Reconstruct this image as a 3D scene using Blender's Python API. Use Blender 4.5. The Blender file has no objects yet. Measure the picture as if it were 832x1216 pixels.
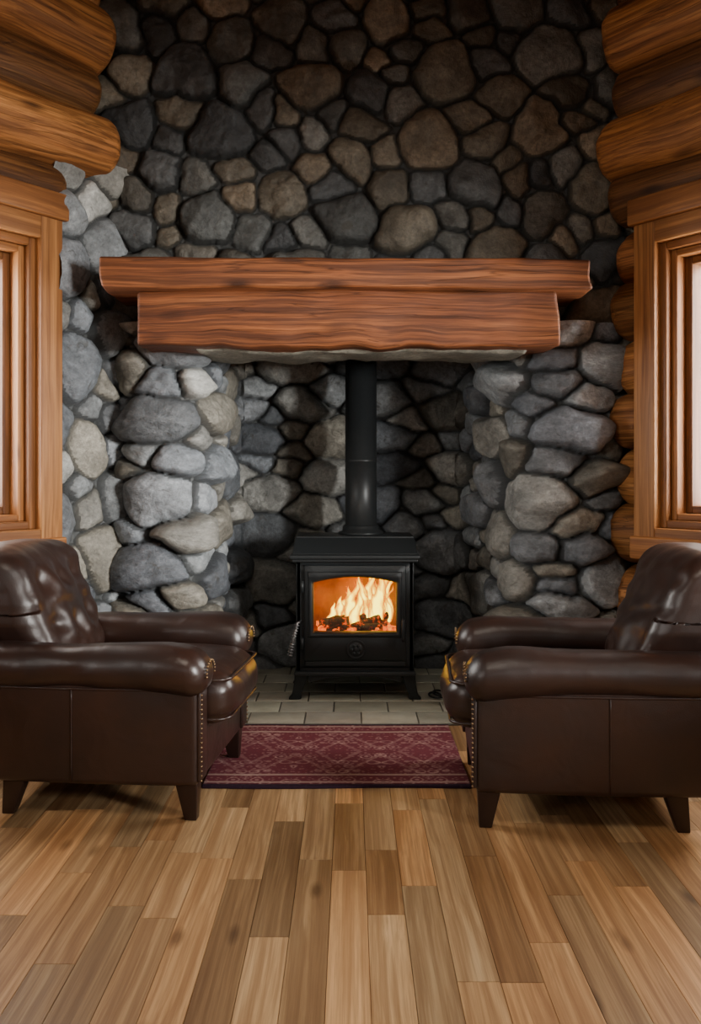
import bpy, math, random
import numpy as np
from mathutils import Vector, Matrix
random.seed(7)
RNG=np.random.default_rng(11)
C=bpy.context.scene.collection

# ---------------------------------------------------------------- noise
T2=RNG.random((64,64)); T3=RNG.random((32,32,32))
def vn2(x,y):
    xi=np.floor(x).astype(int); yi=np.floor(y).astype(int)
    fx=x-xi; fy=y-yi; fx=fx*fx*(3-2*fx); fy=fy*fy*(3-2*fy)
    g=lambda a,b:T2[a%64,b%64]
    return ((g(xi,yi)*(1-fx)+g(xi+1,yi)*fx)*(1-fy)+(g(xi,yi+1)*(1-fx)+g(xi+1,yi+1)*fx)*fy)*2-1
def fb2(x,y,o=4):
    r=0;a=1;t=0
    for i in range(o):
        r=r+a*vn2(x+17.3*i,y+9.1*i); t+=a; a*=.5; x=x*2.03; y=y*2.03
    return r/t
def vn3(p):
    pi=np.floor(p).astype(int); f=p-pi; f=f*f*(3-2*f); r=0
    for dx in (0,1):
        for dy in (0,1):
            for dz in (0,1):
                w=(f[:,0] if dx else 1-f[:,0])*(f[:,1] if dy else 1-f[:,1])*(f[:,2] if dz else 1-f[:,2])
                r=r+w*T3[(pi[:,0]+dx)%32,(pi[:,1]+dy)%32,(pi[:,2]+dz)%32]
    return r*2-1

# ---------------------------------------------------------------- mesh helpers
def mk(name,V,F,mat,parent=None,smooth=True,gr=None,col=None):
    V=np.asarray(V,float)
    me=bpy.data.meshes.new(name)
    me.from_pydata(V.tolist(),[],F.tolist() if hasattr(F,'tolist') else F)
    me.update()
    if smooth: me.polygons.foreach_set('use_smooth',[True]*len(me.polygons))
    if gr is not None:
        a=me.attributes.new('gr','FLOAT_VECTOR','POINT'); a.data.foreach_set('vector',np.asarray(gr,np.float32).ravel())
    if col is not None:
        a=me.attributes.new('Col','FLOAT_COLOR','POINT'); a.data.foreach_set('color',np.asarray(col,np.float32).ravel())
    me.materials.append(mat)
    o=bpy.data.objects.new(name,me); C.objects.link(o)
    if parent: o.parent=parent
    return o
def empty(name,loc=(0,0,0),rz=0):
    e=bpy.data.objects.new(name,None); C.objects.link(e); e.location=loc; e.rotation_euler=(0,0,rz); e.empty_display_size=.1
    return e
def rbox(c,d,r=.01,k=2,m=(1,1,1)):
    h=np.array(d)/2.; r=min(r,.98*h.min())
    ax=[]
    for i in range(3):
        e=[h[i]-r+r*math.tan(a) for a in np.linspace(0,math.pi/4,k+1)]
        mid=list(np.linspace(-(h[i]-r),h[i]-r,m[i]+1))
        ax.append([-q for q in e[::-1]][:-1]+mid+e[1:])
    n=[len(a) for a in ax]; idx={}; V=[]; F=[]
    def vid(i,j,l):
        key=(i,j,l)
        if key not in idx:
            idx[key]=len(V); V.append((ax[0][i],ax[1][j],ax[2][l]))
        return idx[key]
    for j in range(n[1]-1):
        for l in range(n[2]-1):
            F.append((vid(0,j,l),vid(0,j,l+1),vid(0,j+1,l+1),vid(0,j+1,l)))
            e=n[0]-1; F.append((vid(e,j,l),vid(e,j+1,l),vid(e,j+1,l+1),vid(e,j,l+1)))
    for i in range(n[0]-1):
        for l in range(n[2]-1):
            F.append((vid(i,0,l),vid(i+1,0,l),vid(i+1,0,l+1),vid(i,0,l+1)))
            e=n[1]-1; F.append((vid(i,e,l),vid(i,e,l+1),vid(i+1,e,l+1),vid(i+1,e,l)))
    for i in range(n[0]-1):
        for j in range(n[1]-1):
            F.append((vid(i,j,0),vid(i,j+1,0),vid(i+1,j+1,0),vid(i+1,j,0)))
            e=n[2]-1; F.append((vid(i,j,e),vid(i+1,j,e),vid(i+1,j+1,e),vid(i,j+1,e)))
    V=np.array(V); inner=np.clip(V,-(h-r),h-r); dd=V-inner
    L=np.linalg.norm(dd,axis=1,keepdims=True); L[L==0]=1
    V=inner+dd/L*r
    return V+np.array(c),F
class Acc:
    def __init__(s): s.V=[];s.F=[];s.G=[];s.K=[];s.n=0
    def add(s,V,F,G=None,K=None):
        V=np.asarray(V,float); s.V.append(V); s.F+= [tuple(i+s.n for i in f) for f in F]
        s.G.append(np.zeros((len(V),3)) if G is None else G)
        s.K.append(np.ones((len(V),4)) if K is None else np.tile(np.array(K,float),(len(V),1)) if np.ndim(K)==1 else K)
        s.n+=len(V)
    def obj(s,name,mat,parent=None,smooth=True):
        return mk(name,np.vstack(s.V),s.F,mat,parent,smooth,np.vstack(s.G),np.vstack(s.K))
def tube(pts,r,seg=8,closed=False):
    pts=[Vector(p) for p in pts]; n=len(pts); V=[];F=[]
    rr=r if hasattr(r,'__len__') else [r]*n
    up=None
    for i,p in enumerate(pts):
        a=pts[(i-1)%n] if (closed or i>0) else p; b=pts[(i+1)%n] if (closed or i<n-1) else p
        t=(b-a).normalized()
        if up is None:
            up=Vector((0,0,1)) if abs(t.z)<.9 else Vector((1,0,0))
        x=t.cross(up).normalized(); up=x.cross(t).normalized()
        for s in range(seg):
            an=2*math.pi*s/seg; V.append(p+(x*math.cos(an)+up*math.sin(an))*rr[i])
    m=n if closed else n-1
    for i in range(m):
        for s in range(seg):
            a=i*seg+s;b=i*seg+(s+1)%seg;c=((i+1)%n)*seg+(s+1)%seg;d=((i+1)%n)*seg+s
            F.append((a,b,c,d))
    if not closed:
        F.append(tuple(range(seg))[::-1]); F.append(tuple((n-1)*seg+s for s in range(seg)))
    return np.array([tuple(v) for v in V]),F
def lathe(prof,c,axis='z',seg=32):
    V=[];F=[]
    for (r,h) in prof:
        for s in range(seg):
            a=2*math.pi*s/seg
            if axis=='z': V.append((c[0]+r*math.cos(a),c[1]+r*math.sin(a),c[2]+h))
            else: V.append((c[0]+r*math.cos(a),c[1]-h,c[2]+r*math.sin(a)))
    for i in range(len(prof)-1):
        for s in range(seg):
            F.append((i*seg+s,i*seg+(s+1)%seg,(i+1)*seg+(s+1)%seg,(i+1)*seg+s))
    F.append(tuple(range(seg))[::-1]); F.append(tuple((len(prof)-1)*seg+s for s in range(seg)))
    return np.array(V),F

# ---------------------------------------------------------------- material helpers
def newmat(name):
    m=bpy.data.materials.new(name); m.use_nodes=True; nt=m.node_tree; nt.nodes.clear()
    out=nt.nodes.new('ShaderNodeOutputMaterial'); b=nt.nodes.new('ShaderNodeBsdfPrincipled')
    nt.links.new(b.outputs[0],out.inputs[0])
    return m,nt,b,out
def N(nt,t,**k):
    n=nt.nodes.new('ShaderNode'+t)
    for a,v in k.items(): setattr(n,a,v)
    return n
def setin(nt,n,i,v):
    if hasattr(v,'is_linked'): nt.links.new(v,n.inputs[i])
    else: n.inputs[i].default_value=v
def noise(nt,vec,scale,detail=4,rough=.55,dist=0):
    n=N(nt,'TexNoise'); 
    if vec is not None: nt.links.new(vec,n.inputs['Vector'])
    n.inputs['Scale'].default_value=scale;n.inputs['Detail'].default_value=detail;n.inputs['Roughness'].default_value=rough;n.inputs['Distortion'].default_value=dist
    return n.outputs[0]
def ramp(nt,fac,stops,interp='LINEAR'):
    r=N(nt,'ValToRGB'); nt.links.new(fac,r.inputs[0]); cr=r.color_ramp; cr.interpolation=interp
    while len(cr.elements)<len(stops): cr.elements.new(.5)
    for e,(p,c) in zip(cr.elements,stops):
        e.position=p; e.color=(c,c,c,1) if not hasattr(c,'__len__') else (*c[:3],1)
    return r.outputs[0]
def mix(nt,fac,a,b,mode='MIX'):
    m=N(nt,'Mix',data_type='RGBA',blend_type=mode)
    setin(nt,m,0,fac)
    for i,v in ((6,a),(7,b)):
        if hasattr(v,'is_linked'): nt.links.new(v,m.inputs[i])
        else: m.inputs[i].default_value=(v,v,v,1) if not hasattr(v,'__len__') else (*v[:3],1)
    return m.outputs[2]
def M(nt,op,a,b=0):
    m=N(nt,'Math',operation=op); setin(nt,m,0,a); setin(nt,m,1,b); return m.outputs[0]
def mapv(nt,vec,scale,loc=(0,0,0)):
    m=N(nt,'Mapping'); nt.links.new(vec,m.inputs[0]); m.inputs['Scale'].default_value=scale; m.inputs['Location'].default_value=loc; return m.outputs[0]
def bump(nt,b,h,strength=.3,dist=.01,prev=None):
    n=N(nt,'Bump'); nt.links.new(h,n.inputs['Height']); n.inputs['Strength'].default_value=strength; n.inputs['Distance'].default_value=dist
    if prev is not None: nt.links.new(prev,n.inputs['Normal'])
    nt.links.new(n.outputs[0],b.inputs['Normal']); return n.outputs[0]
def attr(nt,name):
    a=N(nt,'Attribute'); a.attribute_name=name; return a
def simple(name,col,rough=.5,metal=0,bs=None,bscale=60):
    m,nt,b,o=newmat(name); tc=N(nt,'TexCoord').outputs['Object']
    n=noise(nt,tc,bscale,3)
    c=mix(nt,n,[x*.8 for x in col],[x*1.2 for x in col]); nt.links.new(c,b.inputs['Base Color'])
    b.inputs['Roughness'].default_value=rough; b.inputs['Metallic'].default_value=metal
    if bs: bump(nt,b,n,bs,.002)
    return m
def wood(name,dark,mid,light,rough=.5,across=16,knots=.85,bs=.35,usecol=False,along=1.2,spec=.4,grain=.7,wamt=1.2,kr=.15,cracks=0):
    m,nt,b,o=newmat(name)
    g=attr(nt,'gr').outputs['Vector']
    warp=noise(nt,mapv(nt,g,(1.0,3,3)),1.0,2)
    v=mapv(nt,g,(along,across,across))
    va=N(nt,'VectorMath',operation='ADD'); nt.links.new(v,va.inputs[0])
    cm=N(nt,'CombineXYZ'); s=M(nt,'MULTIPLY',warp,wamt); nt.links.new(s,cm.inputs[1]); nt.links.new(s,cm.inputs[2]); nt.links.new(cm.outputs[0],va.inputs[1])
    n1=noise(nt,va.outputs[0],1.0,6,.65,.15)
    n4=noise(nt,mapv(nt,va.outputs[0],(.8,3.2,3.2)),1.0,4,.6,.1)
    n2=noise(nt,mapv(nt,g,(along*2.5,across*9,across*9)),1.0,4,.7)
    n3=noise(nt,mapv(nt,g,(.9,3,3)),1.0,3)
    base=ramp(nt,n1,[(.30,dark),(.48,mid),(.68,light)])
    base=mix(nt,ramp(nt,n3,[(.35,.0),(.7,.5)]),base,light)
    base=mix(nt,ramp(nt,n4,[(.42,grain),(.56,0)]),base,dark)
    base=mix(nt,ramp(nt,n2,[(.42,.0),(.62,grain*.8)]),base,dark)
    h=M(nt,'ADD',M(nt,'MULTIPLY',n4,.5),M(nt,'MULTIPLY',n2,.5))
    if cracks:
        nc=noise(nt,mapv(nt,va.outputs[0],(.55,1.6,1.6),(7,3,1)),1.0,3,.5,.1)
        ck=ramp(nt,nc,[(.487,0),(.497,1),(.503,1),(.513,0)])
        base=mix(nt,M(nt,'MULTIPLY',ck,cracks),base,[x*.35 for x in dark]); h=M(nt,'SUBTRACT',h,M(nt,'MULTIPLY',ck,.6*cracks))
    if knots:
        vo=N(nt,'TexVoronoi'); nt.links.new(mapv(nt,g,(2.2,6,6)),vo.inputs['Vector']); vo.inputs['Scale'].default_value=1.0
        kn=ramp(nt,M(nt,'ADD',vo.outputs['Distance'],M(nt,'MULTIPLY',M(nt,'SUBTRACT',n1,.5),.12)),[(kr*.3,1),(kr,0)])
        base=mix(nt,M(nt,'MULTIPLY',kn,knots),base,[x*.5 for x in dark])
    if usecol:
        base=mix(nt,1.0,base,attr(nt,'Col').outputs['Color'],'MULTIPLY')
    nt.links.new(base,b.inputs['Base Color'])
    nt.links.new(ramp(nt,n1,[(.2,rough+.1),(.8,rough-.08)]),b.inputs['Roughness'])
    b.inputs['Specular IOR Level'].default_value=spec
    bump(nt,b,h,bs,.006)
    return m
# materials
m_log=wood('log_wood',(.10,.034,.010),(.38,.150,.042),(.56,.26,.085),.6,13,.9,.8,True,.9,.3,.65,1.6,.20,.5)
m_mantel=wood('mantel_wood',(.055,.017,.007),(.23,.069,.022),(.37,.13,.044),.52,15,.9,.7,True,.9,.32,.7,1.2,.22,.5)
m_trim=wood('window_trim_wood',(.15,.055,.017),(.38,.155,.046),(.51,.24,.082),.45,12,.8,.3,True,.8,.35,.6,.8)
m_floor=wood('oak_plank_floor',(.27,.135,.055),(.56,.335,.152),(.73,.49,.255),.52,14,.75,.15,True,.8,.32,.55,1.0,.14)
m_ceil=wood('ceiling_wood',(.15,.05,.02),(.3,.12,.04),(.4,.18,.07),.5,12,.8,.2,False)
m_legw=simple('dark_leg_wood',(.022,.010,.007),.35)
m_iron=simple('black_cast_iron',(.024,.028,.030),.45,.3,.15,250)
m_pipe=simple('matte_black_pipe',(.028,.032,.034),.4,.35)
m_steel=simple('brushed_steel',(.35,.35,.36),.35,.9)
m_brass=simple('antique_brass_nail',(.24,.16,.09),.4,.9)
def stone_mat():
    m,nt,b,o=newmat('field_stone'); g=attr(nt,'gr').outputs['Vector']; ca=attr(nt,'Col')
    n1=noise(nt,g,6,6,.68,.4); n2=noise(nt,g,45,5,.75); n3=noise(nt,g,17,4,.6,1.2)
    f=ramp(nt,n1,[(.28,.5),(.5,.95),(.72,1.5)])
    c=mix(nt,1.0,ca.outputs['Color'],f,'MULTIPLY')
    f2=ramp(nt,n2,[(.3,.65),(.7,1.3)])
    c=mix(nt,1.0,c,f2,'MULTIPLY')
    c=mix(nt,ramp(nt,n3,[(.56,0),(.68,.35)]),c,mix(nt,1.0,c,1.9,'MULTIPLY'))
    c=mix(nt,ramp(nt,n3,[(.30,.6),(.40,0)]),c,(.05,.045,.035))
    nt.links.new(c,b.inputs['Base Color']); b.inputs['Roughness'].default_value=.56; b.inputs['Specular IOR Level'].default_value=.4
    h=M(nt,'ADD',M(nt,'MULTIPLY',n1,.9),M(nt,'MULTIPLY',n2,.3))
    bump(nt,b,h,.75,.03)
    return m
m_stone=stone_mat()
def leather_mat():
    m,nt,b,o=newmat('dark_brown_leather'); tc=N(nt,'TexCoord').outputs['Object']
    n=noise(nt,tc,4,4); c=ramp(nt,n,[(.3,(.014,.0068,.0053)),(.7,(.034,.0150,.0102))]); nt.links.new(c,b.inputs['Base Color'])
    vo=N(nt,'TexVoronoi'); nt.links.new(tc,vo.inputs['Vector']); vo.inputs['Scale'].default_value=260
    nt.links.new(ramp(nt,n,[(.3,.42),(.7,.31)]),b.inputs['Roughness'])
    b.inputs['Specular IOR Level'].default_value=.6
    p=bump(nt,b,vo.outputs['Distance'],.10,.002)
    n2=noise(nt,tc,7,2,.5,.6); bump(nt,b,n2,.35,.018,p)
    return m
m_leather=leather_mat()

# ---------------------------------------------------------------- stone walls
def chaikin(P,it=2):
    P=[np.array(p,float) for p in P]
    for _ in range(it):
        Q=[P[0]]
        for a,b in zip(P[:-1],P[1:]): Q+=[a*.75+b*.25,a*.25+b*.75]
        Q.append(P[-1]); P=Q
    return np.array(P)
def stone_strip(name,path,z0,z1,ds,seed,radii,aspect,mortar,bulge,palette,mcol,parent=None,warp=.02,facet=1.0,smooth_it=2,edge=.04,wr=.55):
    rng=np.random.default_rng(seed)
    P=chaikin(path,smooth_it); seg=np.linalg.norm(np.diff(P,axis=0),axis=1); S=np.concatenate([[0],np.cumsum(seg)])
    n=int(S[-1]/ds)+1; s=np.linspace(0,S[-1],n)
    X=np.interp(s,S,P[:,0]); Y=np.interp(s,S,P[:,1])
    tx=np.gradient(X);ty=np.gradient(Y)
    k=7; ker=np.ones(k)/k
    tx=np.convolve(np.pad(tx,k//2,'edge'),ker,'valid');ty=np.convolve(np.pad(ty,k//2,'edge'),ker,'valid')
    L=np.hypot(tx,ty); nx=ty/L; ny=-tx/L
    nz=int((z1-z0)/ds)+1; z=np.linspace(z0,z1,nz)
    SS,ZZ=np.meshgrid(s,z); A=SS.ravel(); B=ZZ.ravel()
    o=seed*3.7
    wa=A+warp*fb2(A*5+o,B*5,3)+.006*fb2(A*28+o,B*28,2); wb=(B+warp*fb2(A*5+31+o,B*5+5,3)+.006*fb2(A*28+3,B*28+o,2))*aspect
    cs=[];w0,w1,h0,h1=-.25,S[-1]+.25,(z0-.25)*aspect,(z1+.25)*aspect
    area=(w1-w0)*(h1-h0)
    for r,dens in radii:
        tries=int(dens*area/(r*r))
        for _ in range(tries):
            x=rng.uniform(w0,w1);y=rng.uniform(h0,h1)
            rr=r*rng.uniform(.85,1.12)
            if cs:
                c=np.array(cs); 
                if np.any(np.hypot(c[:,0]-x,c[:,1]-y)<(c[:,2]+rr)*.92): continue
            cs.append((x,y,rr))
    c=np.array(cs); nst=len(c)
    H=np.zeros(len(A)); mask=np.zeros(len(A)); sid=np.zeros(len(A),int)
    rb=rng.uniform(.6,1.3,nst)*np.clip(c[:,2]/.11,.6,1.1)
    nf=3; fa=rng.uniform(0,2*math.pi,(nst,nf)); fg=rng.uniform(.1,.55,(nst,nf))*facet; fo=rng.uniform(.7,1.15,(nst,nf))
    CH=20000
    for i0 in range(0,len(A),CH):
        sl=slice(i0,i0+CH); a=wa[sl];b=wb[sl]
        D=(a[:,None]-c[None,:,0])**2+(b[:,None]-c[None,:,1])**2-wr*c[None,:,2]**2
        kk=9
        ix=np.argpartition(D,kk,axis=1)[:,:kk]; Dk=np.take_along_axis(D,ix,1)
        od=np.argsort(Dk,axis=1); ix=np.take_along_axis(ix,od,1); Dk=np.take_along_axis(Dk,od,1)
        i1=ix[:,0]; e=np.zeros((len(a),kk-1))
        for j in range(1,kk):
            dc=np.hypot(c[i1,0]-c[ix[:,j],0],c[i1,1]-c[ix[:,j],1])+1e-6
            e[:,j-1]=(Dk[:,j]-Dk[:,0])/(2*dc)
        ks=85.
        em=e.min(1); es=em-np.log(np.exp(-ks*(e-em[:,None])).sum(1))/ks
        es=es-mortar/2
        w=np.clip(c[i1,2]*.75,.02,edge)
        x=np.clip(es/w,0,1); h=np.sqrt(np.clip(1-(1-x)**2,0,1))
        inner=np.clip(es/(c[i1,2]+.001),0,1)
        hh=bulge*rb[i1]*(.80*h+.45*inner)
        for f in range(nf):
            g=np.cos(fa[i1,f])*(a-c[i1,0])+np.sin(fa[i1,f])*(b-c[i1,1])
            pl=bulge*rb[i1]*fo[i1,f]+fg[i1,f]*g
            kq=bulge*.30; hq=np.clip(.5+.5*(pl-hh)/kq,0,1); hh=pl*(1-hq)+hh*hq-kq*hq*(1-hq)
        hh=np.where(es>0,np.maximum(hh,h*bulge*.4),0)
        H[sl]=hh; mask[sl]=np.clip(es/.006,0,1); sid[sl]=i1
    H+= mask*(.012*fb2(A*11+o,B*11,4)+.004*fb2(A*45,B*45+o,2)) + (1-mask)*.007*fb2(A*40+o,B*40,3)
    H=H.reshape(SS.shape)
    VX=X[None,:]+nx[None,:]*H; VY=Y[None,:]+ny[None,:]*H
    V=np.stack([VX.ravel(),VY.ravel(),B],1)
    pal=np.array(palette); pc=pal[rng.integers(0,len(pal),nst)]*rng.uniform(.6,1.45,(nst,1))
    col=pc[sid]; m=mask[:,None]
    col=col*m+np.array(mcol)*(1-m)
    col=np.hstack([col,np.ones((len(col),1))])
    i=np.arange(nz-1)[:,None]*n+np.arange(n-1)[None,:]; i=i.ravel()
    F=np.stack([i,i+1,i+n+1,i+n],1)
    gr=np.stack([A+sid*1.37*mask,B+sid*.71*mask,H.ravel()+seed],1)
    return mk(name,V,F,m_stone,parent,True,gr,col)

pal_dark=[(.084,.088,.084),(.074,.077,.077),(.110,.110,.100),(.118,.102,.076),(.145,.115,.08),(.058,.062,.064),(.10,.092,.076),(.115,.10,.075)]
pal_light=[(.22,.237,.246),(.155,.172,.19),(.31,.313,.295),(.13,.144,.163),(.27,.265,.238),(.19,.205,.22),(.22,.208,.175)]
mort=(.036,.038,.037); mort2=(.085,.091,.092)
wb_=empty('wall_back')
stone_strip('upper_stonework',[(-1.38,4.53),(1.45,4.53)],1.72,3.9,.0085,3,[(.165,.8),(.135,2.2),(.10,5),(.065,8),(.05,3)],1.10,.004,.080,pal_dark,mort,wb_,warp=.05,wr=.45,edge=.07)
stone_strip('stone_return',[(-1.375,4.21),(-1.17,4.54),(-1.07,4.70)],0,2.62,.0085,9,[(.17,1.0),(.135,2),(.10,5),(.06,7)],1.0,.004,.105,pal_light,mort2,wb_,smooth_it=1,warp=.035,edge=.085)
fp=empty('stone_fireplace')
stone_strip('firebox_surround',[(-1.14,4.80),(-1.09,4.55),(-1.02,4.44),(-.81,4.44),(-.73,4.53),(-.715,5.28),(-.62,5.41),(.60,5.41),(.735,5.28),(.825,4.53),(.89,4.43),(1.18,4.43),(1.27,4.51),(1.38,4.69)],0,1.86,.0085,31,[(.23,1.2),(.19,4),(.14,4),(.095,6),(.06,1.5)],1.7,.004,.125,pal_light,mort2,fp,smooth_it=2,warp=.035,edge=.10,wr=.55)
V,F=rbox((0.03,5.03,2.9),(2.5,.84,2.2),.01)
mk('chimney_breast',V,F,simple('dark_masonry',(.05,.05,.05),.9),fp,False)
V,F=rbox((0.05,4.42,1.735),(1.52,.40,.085),.03,3,(50,10,2)); V0=V.copy()
V[:,2]+=.012*vn3(V0*7)+.005*vn3(V0*25); V[:,1]+=.012*vn3(V0*7+9)
mk('stone_lintel',V,F,m_stone,fp,True,V0,np.tile([.24,.225,.18,1],(len(V),1)))

# ---------------------------------------------------------------- logs
def log(acc,F_,t0,t1,z,n,r,seed,tint):
    P0,d,nn=F_
    L=t1-t0; nr=max(3,int(L/.05)); 
    ts=[(0,.5),(.006,.72),(.018,.87),(.035,.95),(.06,1)]
    st=[(t0+a,f) for a,f in ts]+[(t,1) for t in np.linspace(t0+.1,t1-.1,nr)]+[(t1-a,f) for a,f in ts[::-1]]
    seg=30; V=[];G=[]
    rr=np.random.default_rng(seed); off=rr.uniform(0,50,3)
    for t,f in st:
        a=np.arange(seg)/seg*2*math.pi
        ca=np.cos(a);sa=np.sin(a)
        q=np.stack([np.full(seg,t*1.3)+off[0],ca*1.1+off[1],sa*1.1+off[2]],1)
        R=r*f*(1+.10*vn3(q)+.045*vn3(q*3.1))
        cz=z+.014*math.sin(t*2+off[0])
        nnv=n+R*ca; zz=cz+R*sa
        V.append(np.stack([P0[0]+d[0]*t+nn[0]*nnv,P0[1]+d[1]*t+nn[1]*nnv,zz],1))
        G.append(np.stack([np.full(seg,t)+off[0],R*ca+off[1],R*sa+off[2]],1))
    m=len(st); V=np.vstack(V);G=np.vstack(G);F=[]
    for i in range(m-1):
        for s in range(seg):
            F.append((i*seg+s,i*seg+(s+1)%seg,(i+1)*seg+(s+1)%seg,(i+1)*seg+s))
    F.append(tuple(range(seg))[::-1]); F.append(tuple((m-1)*seg+s for s in range(seg)))
    acc.add(V,F,G,(tint[0],tint[1],tint[2],1))
def fbox(acc,F_,t,n,z,r=.006,tint=(1,1,1),long=None,mm=(1,1,1)):
    P0,d,nn=F_
    V,F=rbox(((t[0]+t[1])/2,(n[0]+n[1])/2,(z[0]+z[1])/2),(t[1]-t[0],n[1]-n[0],z[1]-z[0]),r,2,mm)
    dims=[t[1]-t[0],n[1]-n[0],z[1]-z[0]]; la=int(np.argmax(dims)); o=np.random.default_rng(int(acc.n)+5).uniform(0,40,3)
    G=np.stack([V[:,la],V[:,(la+1)%3],V[:,(la+2)%3]],1)+o
    W=np.stack([P0[0]+d[0]*V[:,0]+nn[0]*V[:,1],P0[1]+d[1]*V[:,0]+nn[1]*V[:,1],V[:,2]],1)
    det=d[0]*nn[1]-d[1]*nn[0]
    if det<0: F=[f[::-1] for f in F]
    acc.add(W,F,G,(*tint,1))
S_,C_=.56,.83
FL=((-1.18,4.5),(-S_,-C_),(C_,-S_)); FR=((1.24,4.5),(S_,-C_),(-C_,-S_))
FSL=((-2.216,2.964),(0,-1),(1,0)); FSR=((2.276,2.964),(0,-1),(-1,0)); FB=((2.276,-2.1),(-1,0),(0,1))
rows=[.05,.315,.58,.845,1.11,1.375,1.64,1.905,2.17,2.435,2.69,2.95,3.21,3.47,3.73]
def tintf(i,sd): 
    b=[1.0,.62,1.15,.75,.95,.6][(i*5+sd)%6]*random.uniform(.9,1.1); return (b,b*random.uniform(.92,1.02),b*random.uniform(.85,1.0))
def log_wall(name,F_,L,win,zwin,tstart,sd):
    par=empty(name); acc=Acc()
    for i,z in enumerate(rows):
        if z<2.5: r=.142;n=-.095+(.012 if i%2 else -.012)
        else: r={10:.160,11:.145,12:.155,13:.145,14:.15}[i]; n={10:-.02,11:-.08,12:-.02,13:-.08,14:-.02}[i]
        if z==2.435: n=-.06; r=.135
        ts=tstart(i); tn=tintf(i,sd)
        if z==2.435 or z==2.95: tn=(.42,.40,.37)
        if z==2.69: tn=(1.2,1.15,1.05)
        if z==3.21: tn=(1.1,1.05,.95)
        if win and zwin[0]<z<zwin[1]:
            if win[0]-ts>.08: log(acc,F_,ts,win[0]+.06,z,n,r,sd*100+i,tn)
            if L-win[1]>.08: log(acc,F_,win[1]-.06,L,z,n,r,sd*100+i+50,tn)
        else: log(acc,F_,ts,L,z,n,r,sd*100+i,tn)
    acc.obj('logs',m_log,par)
    a2=Acc(); nb=(-.26,-.2)
    if win:
        fbox(a2,F_,(-.1,win[0]+.04),nb,(0,3.9),.002);fbox(a2,F_,(win[1]-.04,L+.1),nb,(0,3.9),.002)
        fbox(a2,F_,(win[0]+.04,win[1]-.04),nb,(0,zwin[0]+.04),.002);fbox(a2,F_,(win[0]+.04,win[1]-.04),nb,(zwin[1]-.04,3.9),.002)
    else: fbox(a2,F_,(-.1,L+.1),nb,(0,3.9),.002)
    a2.obj('light_seal_boards',m_ceil,par,False)  # plain boards added behind the logs to keep light from leaking through
    return par
def glass_mat():
    m,nt,b,o=newmat('window_glass'); nt.nodes.remove(b)
    t=N(nt,'BsdfTransparent'); g=N(nt,'BsdfGlossy'); g.inputs['Roughness'].default_value=.02
    nz=noise(nt,N(nt,'TexCoord').outputs['Object'],2,2); f=ramp(nt,nz,[(0,.05),(1,.08)])
    x=N(nt,'MixShader'); nt.links.new(f,x.inputs[0]); nt.links.new(t.outputs[0],x.inputs[1]); nt.links.new(g.outputs[0],x.inputs[2]); nt.links.new(x.outputs[0],o.inputs[0]); return m
m_glass=glass_mat()
def window(name,F_,t0,t1,z0,z1,mull=True):
    par=empty(name); a=Acc(); cw=.115
    def ring(ta,tb,za,zb,w,n,tint):
        fbox(a,F_,(ta,ta+w),n,(za,zb),.006,tint); fbox(a,F_,(tb-w,tb),n,(za,zb),.006,tint)
        fbox(a,F_,(ta+w,tb-w),n,(zb-w,zb),.006,tint); fbox(a,F_,(ta+w,tb-w),n,(za,za+w),.006,tint)
    ring(t0,t1,z0,z1,cw,(-.2,.075),(1,1,1))
    fbox(a,F_,(t0-.02,t1+.02),(-.1,.10),(z1-.02,z1+.10),.01,(.95,.9,.85))
    fbox(a,F_,(t0-.01,t1+.01),(-.1,.095),(z0-.03,z0+.075),.01,(1.05,1,.95))
    x=cw; ring(t0+x,t1-x,z0+x,z1-x,.035,(-.2,.035),(.7,.64,.58)); x+=.035
    ring(t0+x,t1-x,z0+x,z1-x,.03,(-.2,.0),(1.0,.95,.9)); x+=.03
    ring(t0+x,t1-x,z0+x,z1-x,.035,(-.17,-.06),(.5,.45,.4)); x+=.03
    if mull: fbox(a,F_,((t0+t1)/2-.02,(t0+t1)/2+.02),(-.16,-.07),(z0+x,z1-x),.005,(.8,.75,.7))
    a.obj('frame',m_trim,par)
    g=Acc(); fbox(g,F_,(t0+x,t1-x),(-.125,-.119),(z0+x,z1-x),.001); g.obj('glass_pane',m_glass,par,False)
    return par
log_wall('wall_back_left',FL,1.9,(.33,1.55),(.80,2.40),lambda i:{10:0.0,11:.06,12:.03,13:.05,14:.02}.get(i,.27 if i==9 else .36),1)
log_wall('wall_back_right',FR,1.9,(.215,1.55),(.80,2.36),lambda i:{10:.02,11:.06,12:.05,13:.06,14:.04}.get(i,.04 if i%2 else .06),2)
window('window_1',FL,.325,1.56,.78,2.30)
window('window_2',FR,.225,1.56,.78,2.30)
log_wall('wall_left',FSL,5.05,(.8,2.6),(.80,2.40),lambda i:0,3)
log_wall('wall_right',FSR,5.05,(.8,2.6),(.80,2.40),lambda i:0,4)
window('window_3',FSL,.8,2.6,.78,2.30); window('window_4',FSR,.8,2.6,.78,2.30)
log_wall('wall_rear',FB,4.5,(.9,3.6),(.8,2.4),lambda i:0,5)
window('window_5',FB,.9,3.6,.78,2.30)
V,F=rbox((0,1.7,3.96),(5.6,8.2,.1),.01); o_=mk('ceiling',V,F,m_ceil,None,False,V[:,[1,0,2]])

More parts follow.
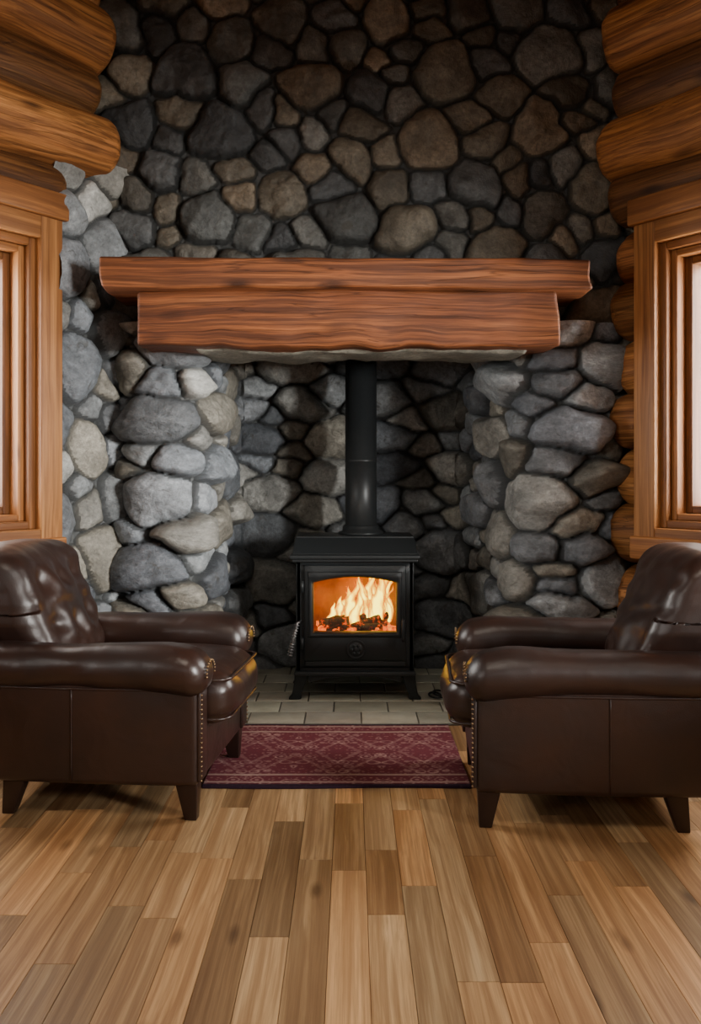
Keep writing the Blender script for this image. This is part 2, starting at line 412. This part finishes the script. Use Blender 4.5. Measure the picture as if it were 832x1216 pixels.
# ---------------------------------------------------------------- floor
acc=Acc(); rng=np.random.default_rng(5); pw=.098; x=-2.7
while x<2.75:
    y=-2.4-rng.uniform(0,1.0)
    while y<4.5:
        L=rng.choice([.4,.6,.8,1.1,1.4])*rng.uniform(.85,1.15); y1=min(y+L,4.62); e=.0012
        xa,xb=x,x+pw
        V=np.array([(xa,y,-.004),(xb,y,-.004),(xb,y1,-.004),(xa,y1,-.004),(xa+e,y+e,0),(xb-e,y+e,0),(xb-e,y1-e,0),(xa+e,y1-e,0)])
        F=[(4,5,6,7),(0,1,5,4),(1,2,6,5),(2,3,7,6),(3,0,4,7)]
        o=rng.uniform(0,60,3); G=np.stack([V[:,1]+o[0],V[:,0]+o[1],V[:,2]+o[2]],1)
        b=rng.choice([.56,.74,.9,1.0,1.14,1.32]); w=rng.uniform(.87,1.06)
        acc.add(V,F,G,(b,b*w,b*w*w,1)); y=y1
        if y1>=4.62: break
    x+=pw
V,F=rbox((0,1.5,-.055),(5.6,8,.1),.002); acc.add(V,F,V,(.12,.1,.08,1))
acc.obj('floor',m_floor,None,False)
# hearth
mt,nt,b,o=newmat('hearth_tile'); g=attr(nt,'gr').outputs['Vector']; n=noise(nt,g,7,5,.6); n2=noise(nt,g,60,3)
c=mix(nt,1.0,ramp(nt,n,[(.3,(.34,.34,.28)),(.7,(.54,.54,.46))]),attr(nt,'Col').outputs['Color'],'MULTIPLY'); nt.links.new(c,b.inputs['Base Color']); b.inputs['Roughness'].default_value=.45; bump(nt,b,n2,.2,.003)
acc=Acc(); rng=np.random.default_rng(8)
V,F=rbox((.04,4.81,.004),(1.56,1.24,.008),.002); acc.add(V,F,V,(.3,.3,.3,1))
yy=4.19; r_=0
while yy<5.4:
    d=.2; xx=-.73+(r_%2)*.13
    xs=[-.73]+[q for q in np.arange(xx if r_%2 else -.73+.26,.80,.26)]+[.81]
    for xa,xb in zip(xs[:-1],xs[1:]):
        if xb-xa<.03: continue
        V,F=rbox(((xa+xb)/2,yy+d/2,.007),(xb-xa-.007,d-.007,.012),.003,2); b_=rng.uniform(.75,1.2); acc.add(V,F,V+rng.uniform(0,20,3),(b_,b_*rng.uniform(.96,1.02),b_*rng.uniform(.9,1),1))
    yy+=d; r_+=1
acc.obj('hearth',mt)

# ---------------------------------------------------------------- rug
mr,nt,b,o=newmat('woven_rug'); tc=N(nt,'TexCoord').outputs['Object']; sp=N(nt,'SeparateXYZ'); nt.links.new(tc,sp.inputs[0])
wv=noise(nt,tc,26,2); mirx=M(nt,'PINGPONG',sp.outputs[0],.17); miry=M(nt,'ABSOLUTE',sp.outputs[1])
cmb=N(nt,'CombineXYZ'); nt.links.new(mirx,cmb.inputs[0]); nt.links.new(miry,cmb.inputs[1])
vo=N(nt,'TexVoronoi'); nt.links.new(cmb.outputs[0],vo.inputs['Vector']); vo.inputs['Scale'].default_value=17
fl=ramp(nt,vo.outputs['Distance'],[(.0,1),(.13,1),(.17,.0),(.30,.0),(.34,.8),(.42,.8),(.46,0)])
vo2=N(nt,'TexVoronoi'); nt.links.new(cmb.outputs[0],vo2.inputs['Vector']); vo2.inputs['Scale'].default_value=52
fl2=ramp(nt,vo2.outputs['Distance'],[(.2,1),(.4,0)])
med=M(nt,'ADD',M(nt,'MULTIPLY',mirx,4.0),M(nt,'MULTIPLY',miry,2.6))
medl=ramp(nt,M(nt,'ADD',med,M(nt,'MULTIPLY',M(nt,'SUBTRACT',wv,.5),.1)),[(.30,0),(.33,1),(.38,1),(.41,0),(.72,0),(.75,1),(.80,1),(.83,0)])
pp=M(nt,'ADD',M(nt,'ADD',M(nt,'MULTIPLY',fl,.55),M(nt,'MULTIPLY',fl2,.4)),M(nt,'MULTIPLY',medl,.3))
pp=M(nt,'MULTIPLY',pp,ramp(nt,noise(nt,tc,8,6,.8),[(.35,.35),(.6,1.1)]))
c=mix(nt,pp,(.165,.036,.046),(.55,.34,.30))
fine=noise(nt,mapv(nt,tc,(60,260,1)),1,3,.7)
c=mix(nt,ramp(nt,fine,[(.4,.0),(.65,.45)]),c,(.075,.03,.045))
inb=ramp(nt,miry,[(.275,0),(.28,1),(.292,1),(.297,0),(.36,0),(.365,1),(.374,1),(.379,0)])
c=mix(nt,M(nt,'MULTIPLY',inb,.65),c,(.50,.37,.31))
bd=ramp(nt,miry,[(.386,0),(.392,.9)])
c=mix(nt,bd,c,(.018,.014,.026)); nt.links.new(c,b.inputs['Base Color']); b.inputs['Roughness'].default_value=.95; b.inputs['Specular IOR Level'].default_value=.1
bump(nt,b,fine,.6,.004)
V,F=rbox((0,0,.005),(.98,.82,.010),.004,2,(50,40,1))
V[:,2]+=np.where(V[:,2]>.004,.002*fb2(V[:,0]*6,V[:,1]*6,2)+.001,0)
V[:,1]+=np.where(V[:,1]<-.3,.006*np.sin(V[:,0]*7),0)
r=mk('woven_rug',V,F,mr); r.location=(-.05,3.768,.0)

# ---------------------------------------------------------------- mantel
mp=empty('fireplace_mantel')
def beam(c,d,seed,mm,ns=.012,rr=.02):
    V,F=rbox((0,0,0),d,rr,3,mm); V0=V.copy()
    q=V0*np.array([2.2,5,5])+seed
    V[:,2]+=ns*vn3(q)+ns*.5*vn3(q*3); V[:,1]+=ns*.8*vn3(q+13)+ns*.3*vn3(q*3.3); 
    e=np.abs(V0[:,0])/(d[0]/2); V[:,0]+=np.where(e>.95,ns*1.5*vn3(V0*9+seed),0)
    return V+np.array(c),F,V0+seed*3.3
a=Acc(); V,F,G=beam((-.017,4.28,2.02),(2.15,.46,.135),3,(80,8,4),.013,.012)
a.add(V,F,G,(1,1,1,1)); a.obj('shelf_board',m_mantel,mp)
a=Acc(); V,F,G=beam((-.01,4.33,1.835),(1.88,.42,.245),8,(80,8,8),.014,.016)
lo=V[:,2]<1.8
xx=np.clip(np.abs(V[:,0])/.9,0,1)
V[:,2]-=np.where(lo,.008*(1-xx**2)+.012*fb2(V[:,0]*7,V[:,0]*0+3,3),0); V[:,1]+=np.where(lo,(1.8-V[:,2])*.22,0)
a.add(V,F,G,(.95,.95,.95,1)); a.obj('support_beam',m_mantel,mp)

# ---------------------------------------------------------------- stove
st=empty('wood_stove'); cx=.022
a=Acc()
def sb(c,d,r=.005,acc_=None,m=(1,1,1)):
    V,F=rbox((c[0]+cx,c[1],c[2]),d,r,2,m); (acc_ or a).add(V,F); 
y0,y1=4.60,5.02
sb((-.28,(y0+y1)/2,.435),(.025,y1-y0,.57)); sb((.28,(y0+y1)/2,.435),(.025,y1-y0,.57)); sb((0,y1-.0125,.435),(.58,.025,.57))
sb((0,(y0+y1)/2,.165),(.585,y1-y0,.035)); sb((0,(y0+y1)/2,.705),(.585,y1-y0,.03))
sb((0,4.80,.728),(.645,.50,.022),.008); sb((0,4.80,.711),(.62,.47,.018),.005)
V,F=rbox((cx,4.82,.775),(.625,.44,.075),.006,2,(1,6,3)); 
f=(V[:,2]-.7375)/.075; V[:,1]=np.where(V[:,1]<4.82,V[:,1]+f*.10,V[:,1]); V[:,0]=cx+(V[:,0]-cx)*(1-.03*f); a.add(V,F)
sb((0,4.86,.815),(.60,.30,.012),.004)
sb((0,4.80,.150),(.60,.46,.022),.007); sb((0,4.60,.198),(.50,.03,.03),.008)
V,F=rbox((cx,4.6,.128),(.46,.02,.04),.004,2,(20,1,1)); V[:,2]=np.where(V[:,2]<.125,V[:,2]+.03*(1-((V[:,0]-cx)/.23)**2)-.004,V[:,2]); a.add(V,F)
for sx in (-1,1):
    for yy in (4.63,4.98):
        V,F=rbox((0,0,.07),(.062,.055,.14),.008,2,(1,1,8)); h=V[:,2]/.14
        V[:,0]=V[:,0]*(.65+.5*h+.35*(h<.12))+sx*(.265+.036*(1-h)**1.5)+cx; V[:,1]=V[:,1]*(.65+.45*h)+yy; V[:,2]+=.014; a.add(V,F)
def arch(hw,zb,zs,rise,n=24):
    P=[(-hw,zb),(hw,zb)]
    P+=[(hw-(2*hw)*i/n, zs+rise*(1-((hw-(2*hw)*i/n)/hw)**2)) for i in range(n+1)]
    return P
def dens(P,n=120):
    P=[np.array(p) for p in P]; Q=P+[P[0]]; out=[]
    for p,q in zip(Q[:-1],Q[1:]):
        k=max(1,int(np.linalg.norm(q-p)/.01)); out+=[p+(q-p)*i/k for i in range(k)]
    return out
def ringplate(inner,hw,z0,z1,ya,yb,acc_,corner=.0):
    I=dens(inner); ci=np.array([0,(z0+z1)/2]); O=[]
    for p in I:
        dv=p-ci; s=min((hw/abs(dv[0])) if abs(dv[0])>1e-6 else 9e9,((z1-z0)/2/abs(dv[1])) if abs(dv[1])>1e-6 else 9e9); O.append(ci+dv*s)
    O=np.array(O)
    for cnr in [(-hw,z0),(hw,z0),(hw,z1),(-hw,z1)]:
        j=np.argmin(np.hypot(O[:,0]-cnr[0],O[:,1]-cnr[1])); O[j]=cnr
    n=len(I); V=[];F=[]
    bv=.006
    ic=np.array([0,np.mean([p[1] for p in I])])
    def sh(P,s): 
        return [p+(s*(p-ic)/np.linalg.norm(p-ic)) for p in P]
    loops=[(I,yb),(I,ya+bv),(sh(I,bv),ya),([o_*1 for o_ in sh(O,-bv)],ya),(list(O),ya+bv),(list(O),yb)]
    for P,y in loops:
        for p in P: V.append((p[0]+cx,y,p[1]))
    for k in range(5):
        for i in range(n): F.append((k*n+i,k*n+(i+1)%n,(k+1)*n+(i+1)%n,(k+1)*n+i))
    acc_.add(V,F)
win=arch(.205,.355,.600,.028)
ringplate(win,.292,.17,.70,4.600,4.625,a)
a.obj('stove_body',m_iron,st,True)
a=Acc(); ringplate(win,.252,.212,.688,4.578,4.600,a)
ringplate([(x*1.0,z) for x,z in arch(.209,.351,.602,.030)],.232,.330,.655,4.572,4.580,a)
V,F=lathe([(.001,.0),(.047,.0),(.050,.006),(.044,.010),(.038,.006),(.034,.007),(.030,.013),(.012,.014),(.008,.018),(.001,.018)],(cx+.005,4.578,.272),'y',40); a.add(V,F)
for k in range(6):
    an=k*math.pi/3; V,F=lathe([(.001,0),(.008,0),(.007,.004),(.001,.005)],(cx+.005+.021*math.cos(an),4.565,.272+.021*math.sin(an)),'y',12); a.add(V,F)
for zz in (.30,.58):
    V,F=tube([(cx-.262,4.582,zz-.028),(cx-.262,4.582,zz+.028)],.010,12); a.add(V,F)
V,F=tube([(cx+.238,4.560,.315),(cx+.238,4.556,.33),(cx+.238,4.553,.37),(cx+.238,4.556,.41),(cx+.238,4.560,.425)],[.006,.009,.010,.009,.006],12); a.add(V,F)
sb((.238,4.568,.37),(.016,.03,.02),.004)
a.obj('stove_door',m_iron,st,True)
a=Acc(); pts=[]
p0=np.array([cx-.285,4.585,.40]);p1=np.array([cx-.322,4.555,.245])
V,F=tube([tuple(p0+np.array([.02,.02,.01])),tuple(p0),tuple(p0*.5+p1*.5),tuple(p1)],.006,10); a.add(V,F)
for i in range(120):
    f=i/119; p=p0*(1-f)*1+p1*f; an=f*2*math.pi*12; pts.append((p[0]+.011*math.cos(an),p[1]+.011*math.sin(an),p[2]))
V,F=tube(pts,.0035,6); a.add(V,F); a.obj('coil_handle',m_steel,st)
mb,nt,b,o=newmat('glow_tinted_firebrick'); g=attr(nt,'gr').outputs['Vector']; n=noise(nt,g,9,5,.6)
nt.links.new(ramp(nt,n,[(.3,(.14,.042,.005)),(.7,(.46,.17,.012))]),b.inputs['Base Color']); b.inputs['Roughness'].default_value=.9  # brick colour pushed to deep orange, painting in some of the fire's glow
a=Acc()
for c,d in [((0,4.96,.43),(.5,.03,.5)),((-.245,4.8,.43),(.03,.34,.5)),((.245,4.8,.43),(.03,.34,.5)),((0,4.8,.675),(.5,.34,.02)),((0,4.8,.32),(.5,.34,.02))]:
    V,F=rbox((c[0]+cx,c[1],c[2]),d,.002); a.add(V,F,V)
a.obj('firebrick_lining',mb,st,False)
me_,nt,b,o=newmat('charred_log'); g=N(nt,'TexCoord').outputs['Object']; n=noise(nt,g,38,5,.7); b.inputs['Base Color'].default_value=(.02,.012,.01,1); b.inputs['Roughness'].default_value=.9
nt.links.new(ramp(nt,n,[(.54,(0,0,0)),(.64,(.7,.06,.0)),(.76,(1,.24,.0))]),b.inputs['Emission Color']); b.inputs['Emission Strength'].default_value=2.0; bump(nt,b,n,.6,.01)
a=Acc(); rng=np.random.default_rng(4)
for (xa,ya,za,xb,yb,zb,r) in [(-.16,4.74,.365,.14,4.70,.362,.026),(-.10,4.84,.375,.17,4.80,.372,.030),(-.13,4.70,.39,.05,4.80,.405,.022),(.0,4.70,.368,.16,4.84,.41,.024),(-.04,4.88,.39,-.17,4.76,.38,.024)]:
    pts=[(cx+xa+(xb-xa)*f,ya+(yb-ya)*f,za+(zb-za)*f-.010) for f in np.linspace(0,1,12)]
    V,F=tube(pts,[r*rng.uniform(.8,1.1) for _ in pts],10); V+=.005*np.stack([vn3(V*60),vn3(V*60+7),vn3(V*60+19)],1); a.add(V,F)
a.obj('firewood_logs',me_,st)
em,nt,b,o=newmat('glowing_embers'); g=N(nt,'TexCoord').outputs['Object']; n=noise(nt,g,55,4,.7); b.inputs['Base Color'].default_value=(.03,.01,.005,1)
nt.links.new(ramp(nt,n,[(.40,(.05,.004,0)),(.54,(.9,.10,.0)),(.70,(1,.32,.01))]),b.inputs['Emission Color']); b.inputs['Emission Strength'].default_value=2.5
a=Acc()
for i in range(90):
    p=np.array([cx+rng.uniform(-.2,.2),rng.uniform(4.66,4.93),.336+rng.uniform(0,.02)]); d=rng.uniform(.015,.035,3)
    V,F=rbox(p,d,.005,1); V+=.003*np.stack([vn3(V*90),vn3(V*90+7),vn3(V*90+19)],1); a.add(V,F)
a.obj('ember_bed',em,st)
fm,nt,b,o=newmat('flame'); nt.nodes.remove(b); g=attr(nt,'gr').outputs['Vector']; sp=N(nt,'SeparateXYZ'); nt.links.new(g,sp.inputs[0])
ob=N(nt,'TexCoord').outputs['Object']
wn=noise(nt,mapv(nt,ob,(22,22,9)),1,4,.6,1.0)
au=M(nt,'ABSOLUTE',sp.outputs[0]); vv=sp.outputs[1]
core=M(nt,'SUBTRACT',1.2,M(nt,'ADD',M(nt,'POWER',au,2.0),M(nt,'MULTIPLY',M(nt,'POWER',vv,1.8),.6)))
core=M(nt,'ADD',core,M(nt,'MULTIPLY',M(nt,'SUBTRACT',wn,.5),1.7))
al=ramp(nt,core,[(.18,0),(.5,1)]); cl=ramp(nt,core,[(.1,(1,.09,.0)),(.45,(1,.25,.0)),(.8,(1,.50,.004)),(1.0,(1,.76,.05))])
sg=ramp(nt,core,[(.1,.16),(.6,.38),(1,1)])
E=N(nt,'Emission'); nt.links.new(cl,E.inputs[0]); nt.links.new(M(nt,'MULTIPLY',sg,6.0),E.inputs[1])
tr=N(nt,'BsdfTransparent'); x_=N(nt,'MixShader'); nt.links.new(al,x_.inputs[0]); nt.links.new(tr.outputs[0],x_.inputs[1]); nt.links.new(E.outputs[0],x_.inputs[2]); nt.links.new(x_.outputs[0],o.inputs[0])
a=Acc(); rng=np.random.default_rng(14)
tongues=[(-.10,.14,.04),(-.06,.19,.045),(-.02,.23,.05),(.03,.26,.055),(.07,.29,.055),(.11,.30,.055),(.14,.30,.05),(.17,.28,.035),(.05,.20,.06),(.12,.22,.06),(-.04,.16,.055),(.17,.20,.035),(-.13,.11,.03),(.09,.30,.04),(.0,.20,.04)]
for (x0,h,w) in tongues:
    yc=rng.uniform(4.70,4.88); yaw=rng.uniform(-.7,.7); ph=rng.uniform(0,6); nu,nv=9,22
    V=[];G=[]
    for j in range(nv):
        v=j/(nv-1); ww=w*(1.0*(1-v)**.7+.02)*(.7+.9*v*(1-v)*2); sway=.02*math.sin(ph+v*5)*v+.012*math.sin(ph*2+v*11)*v+.02*v
        for i in range(nu):
            u=i/(nu-1)*2-1
            X=u*ww; V.append((cx+min(x0+sway,.2)+X*math.cos(yaw),yc+X*math.sin(yaw)+.012*math.sin(u*2+v*4),.36+v*h)); G.append((u,v,0))
    F=[(j*nu+i,j*nu+i+1,(j+1)*nu+i+1,(j+1)*nu+i) for j in range(nv-1) for i in range(nu-1)]
    V=np.array(V); V[:,2]=np.minimum(V[:,2],.66)
    a.add(V,F,np.array(G))
a.obj('flames',fm,st)
a=Acc(); V,F=rbox((cx,4.603,.48),(.42,.003,.28),.001); a.add(V,F); a.obj('door_glass',m_glass,st,False)
a=Acc(); V,F=lathe([(.001,.82),(.118,.82),(.118,.832),(.098,.838),(.096,.862),(.088,.870),(.083,.872),(.083,1.20),(.0845,1.201),(.0845,1.212),(.083,1.213),(.083,1.9),(.001,1.9)],(.055,4.9,0),'z',40); a.add(V,F); a.obj('flue_pipe',m_pipe,st)
pts=[(.42+.035*math.cos(t)+.012*t*.3,4.66+.07*math.sin(t)+.004*t,.021+.0007*t) for t in np.linspace(0,14,70)]
V,F=tube(pts,.005,8); mk('power_cord',V,F,m_iron)

# ---------------------------------------------------------------- armchairs
def build_chair(name,loc,rz,tuft,seed):
    ch=empty(name,loc,rz)
    def part(n,V,F,mat=m_leather): return mk(n,V,F,mat,ch)
    rake=lambda V,k,zr: np.where(V[:,0]<0,-k*(V[:,2]-zr)*np.clip(-V[:,0]/.3,0,1),0)
    V,F=rbox((.02,0,.215),(.74,.62,.19),.025,3,(12,8,3)); V[:,0]+=rake(V,.25,.15); part('seat_base',V,F)
    V,F=rbox((.105,0,.375),(.71,.52,.185),.075,6,(16,14,3)); q=V-np.array([.105,0,.375])
    pf=np.clip(1-(q[:,0]/.37)**2,0,1)*np.clip(1-(q[:,1]/.27)**2,0,1)
    V[:,2]+=np.where(q[:,2]>0,.034*pf,0); V[:,2]+=np.where(q[:,2]>0,.008*vn3(V*11+seed),0)
    V[:,0]+=np.where(q[:,0]>.25,.030*np.clip(1-(q[:,2]/.1)**2,0,1)*(1-(q[:,1]/.3)**2)+.005*vn3(V*14+seed),0); part('seat_cushion',V,F)
    for zz in (.445,.312):
        pts=[]
        hx,hy,rr=.352,.257,.06
        for (sx,sy,a0) in ((1,1,0),(-1,1,90),(-1,-1,180),(1,-1,270)):
            for k in range(7):
                an=math.radians(a0+k*15); pts.append((.105+sx*(hx-rr)+rr*math.cos(an)+(.008 if sx>0 else 0),sy*(hy-rr)+rr*math.sin(an),zz))
        V,F=tube(pts,.0055,8,True); part('seat_welt',V,F)
    for sy in (-1,1):
        V,F=rbox((.015,sy*.32,.30),(.75,.10,.36),.022,3,(16,2,8)); V[:,0]+=rake(V,.30,.13)
        V[:,1]+=sy*.012*np.clip(1-((V[:,0])/.37)**2,0,1)*np.where(V[:,1]*sy>.325,1,0); part('arm_panel',V,F)
        V,F=rbox((-.0,sy*.33,.503),(.85,.175,.145),.070,7,(20,3,2)); q=V-np.array([0,sy*.33,.503])
        ff=1+.10*np.exp(-((q[:,0]-.30)/.14)**2)-.05*np.exp(-((q[:,0]+.05)/.2)**2)
        V[:,2]=.503+q[:,2]*ff+.008*np.cos(q[:,0]/.42*1.4)-.006+np.where(q[:,0]>.30,-(q[:,0]-.30)*.14,0)
        V[:,1]=sy*.33+q[:,1]*ff
        V+= (.005*vn3(V*8+seed*3))[:,None]*np.array([0,1,1])
        part('rolled_arm',V,F)
        pts=[(x,sy*(.372+.012*(1-(x/.38)**2)),.437) for x in np.linspace(-.38,.385,24)]
        V,F=tube(pts,.0045,8); part('arm_welt',V,F)
        V,F=tube([(-.03,sy*.3835,z) for z in np.linspace(.135,.44,8)],.003,6); part('panel_seam',V,F)
        V,F=rbox((.392,sy*.321,.295),(.014,.085,.32),.006,2); part('front_trim',V,F)
        a=Acc(); pts=[]
        for z in np.arange(.14,.430,.0155):
            pts.append((.3995,sy*.358,z))
        for k in range(13):
            an=math.radians(-10+k*200/12); pts.append((.423,sy*.33+.052*math.cos(an)*sy,.490+.040*math.sin(an)))
        for p in pts:
            V,F=rbox(p,(.008,.008,.008),.0039,2); a.add(V,F)
        a.obj('nailhead_trim',m_brass,ch)
    V,F=rbox((-.37,0,.47),(.11,.70,.66),.045,4,(2,12,12)); V[:,0]-=.34*(V[:,2]-.35); 
    V[:,2]-=np.where(V[:,2]>.6,.03*(V[:,1]/.35)**4,0); part('back_frame',V,F)
    V,F=rbox((-.225,0,.665),(.20,.61,.45),.070,7,(3,40,32)); q=V-np.array([-.225,0,.665])
    pf=np.clip(1-(q[:,1]/.31)**2,0,1)*np.clip(1-(q[:,2]/.23)**2,0,1)
    V[:,0]+=np.where(q[:,0]>0,.05*pf,-.02*pf)
    low=q[:,2]<-.04; V[:,1]=np.where(low,V[:,1]*(1-.14*np.clip((-.04-q[:,2])/.10,0,1)),V[:,1])
    V[:,0]+=np.where(q[:,0]>0,.016*vn3(q*np.array([6,7,10])+seed)+.008*vn3(q*np.array([12,16,22])+seed),0)
    V[:,2]-=.018*(np.abs(q[:,1])/.3)**3*(q[:,2]>0)
    if tuft:
        for by in (-.15,0,.15):
            for bz in (-.06,.09):
                g=np.exp(-(((q[:,1]-by)**2+(q[:,2]-bz)**2)/.0022)); V[:,0]-=np.where(q[:,0]>0,.028*g,0)
        V[:,0]-=np.where(q[:,0]>0,.008*np.exp(-((q[:,2]-.015)/.025)**2)*pf,0)
    else:
        V[:,0]-=np.where(q[:,0]>.0,.012*np.exp(-((q[:,2]+.02-.25*q[:,1])/.02)**2)*pf,0)
    V[:,0]-=.42*(V[:,2]-.45); part('back_cushion',V,F)
    pts=[]; hy,hz,rr=.296,.212,.075
    for (sy,sz,a0) in ((1,1,0),(-1,1,90),(-1,-1,180),(1,-1,270)):
        for k in range(9):
            an=math.radians(a0+k*11.25); y=sy*(hy-rr)+rr*math.cos(an); z=sz*(hz-rr)+rr*math.sin(an)
            if z<-.04: y*=(1-.14*min(1,(-.04-z)/.10))
            if z>0: z-=.018*(abs(y)/.3)**3
            Z=.665+z; pts.append((-.180-.42*(Z-.45)-.01,y*1.015,Z+.003))
    V,F=tube(pts,.0055,8,True); part('back_welt',V,F)
    i=1
    for x,y in ((.345,-.32),(.345,.32),(-.24,-.32),(-.24,.32)):
        V,F=rbox((0,0,.0675),(.078,.066,.135),.006,2,(1,1,4)); h=V[:,2]/.135; s=.52+.48*h
        V[:,0]=V[:,0]*s+x+(1-h)*(.012 if x>0 else -.03); V[:,1]=V[:,1]*s+y; part('leg_%d'%i,V,F,m_legw); i+=1
    return ch
build_chair('leather_armchair',(-.85,3.42,0),math.radians(-5.5),True,3.1)
build_chair('leather_armchair.001',(.815,3.30,0),math.radians(176),False,9.7)

# ---------------------------------------------------------------- lights
def area(name,loc,rot,sx,sy,e,col):
    l=bpy.data.lights.new(name,'AREA'); l.shape='RECTANGLE'; l.size=sx; l.size_y=sy; l.energy=e; l.color=col
    o=bpy.data.objects.new(name,l); C.objects.link(o); o.location=loc; o.rotation_euler=rot; return o
def aim(o,t): o.rotation_euler=(Vector(t)-o.location).to_track_quat('-Z','Y').to_euler()
day=(1,.97,.92)
def wl(name,F_,t,n,z,sx,sy,e,tgt,col=day):
    P0,d,nn=F_; o=area(name,(P0[0]+d[0]*t+nn[0]*n,P0[1]+d[1]*t+nn[1]*n,z),(0,0,0),sx,sy,e,col); aim(o,tgt if tgt else (o.location.x+nn[0],o.location.y+nn[1],z)); return o
wl('daylight_window_1',FL,.94,-.35,1.6,.9,1.3,80,None)
wl('daylight_window_2',FR,.94,-.35,1.6,.9,1.3,100,None)
wl('daylight_window_3',FSL,3.9,-2.3,1.75,1.3,1.1,170,(1.2,4.0,.9))
wl('daylight_window_4',FSR,4.1,-2.5,1.75,1.3,1.1,1200,(-.9,4.4,.9))
wl('daylight_window_5',FB,2.25,-.35,1.6,2.4,1.3,16,None)
area('added_overhead_fill',(0,.45,3.7),(0,0,0),1.2,1.2,48,(1,.90,.76))  # unseen overhead light, added to brighten the foreground floor
l=bpy.data.lights.new('fire_glow','POINT'); l.energy=2.0; l.color=(1,.36,.03); l.shadow_soft_size=.05
o=bpy.data.objects.new('fire_glow',l); C.objects.link(o); o.location=(cx+.0,4.78,.56)
w=bpy.data.worlds.new('World'); bpy.context.scene.world=w; w.use_nodes=True; nt=w.node_tree; bg=nt.nodes['Background']
bg.inputs[0].default_value=(.56,.72,.70,1); bg.inputs[1].default_value=.45

# ---------------------------------------------------------------- camera
cam=bpy.data.cameras.new('camera'); co=bpy.data.objects.new('camera',cam); C.objects.link(co)
co.location=(0,0,1.15); co.rotation_euler=(math.pi/2,0,0)
cam.sensor_fit='VERTICAL'; cam.sensor_height=36; cam.lens=1100/1216*36; cam.shift_y=-48/1216
cam.clip_start=.05
bpy.context.scene.camera=co
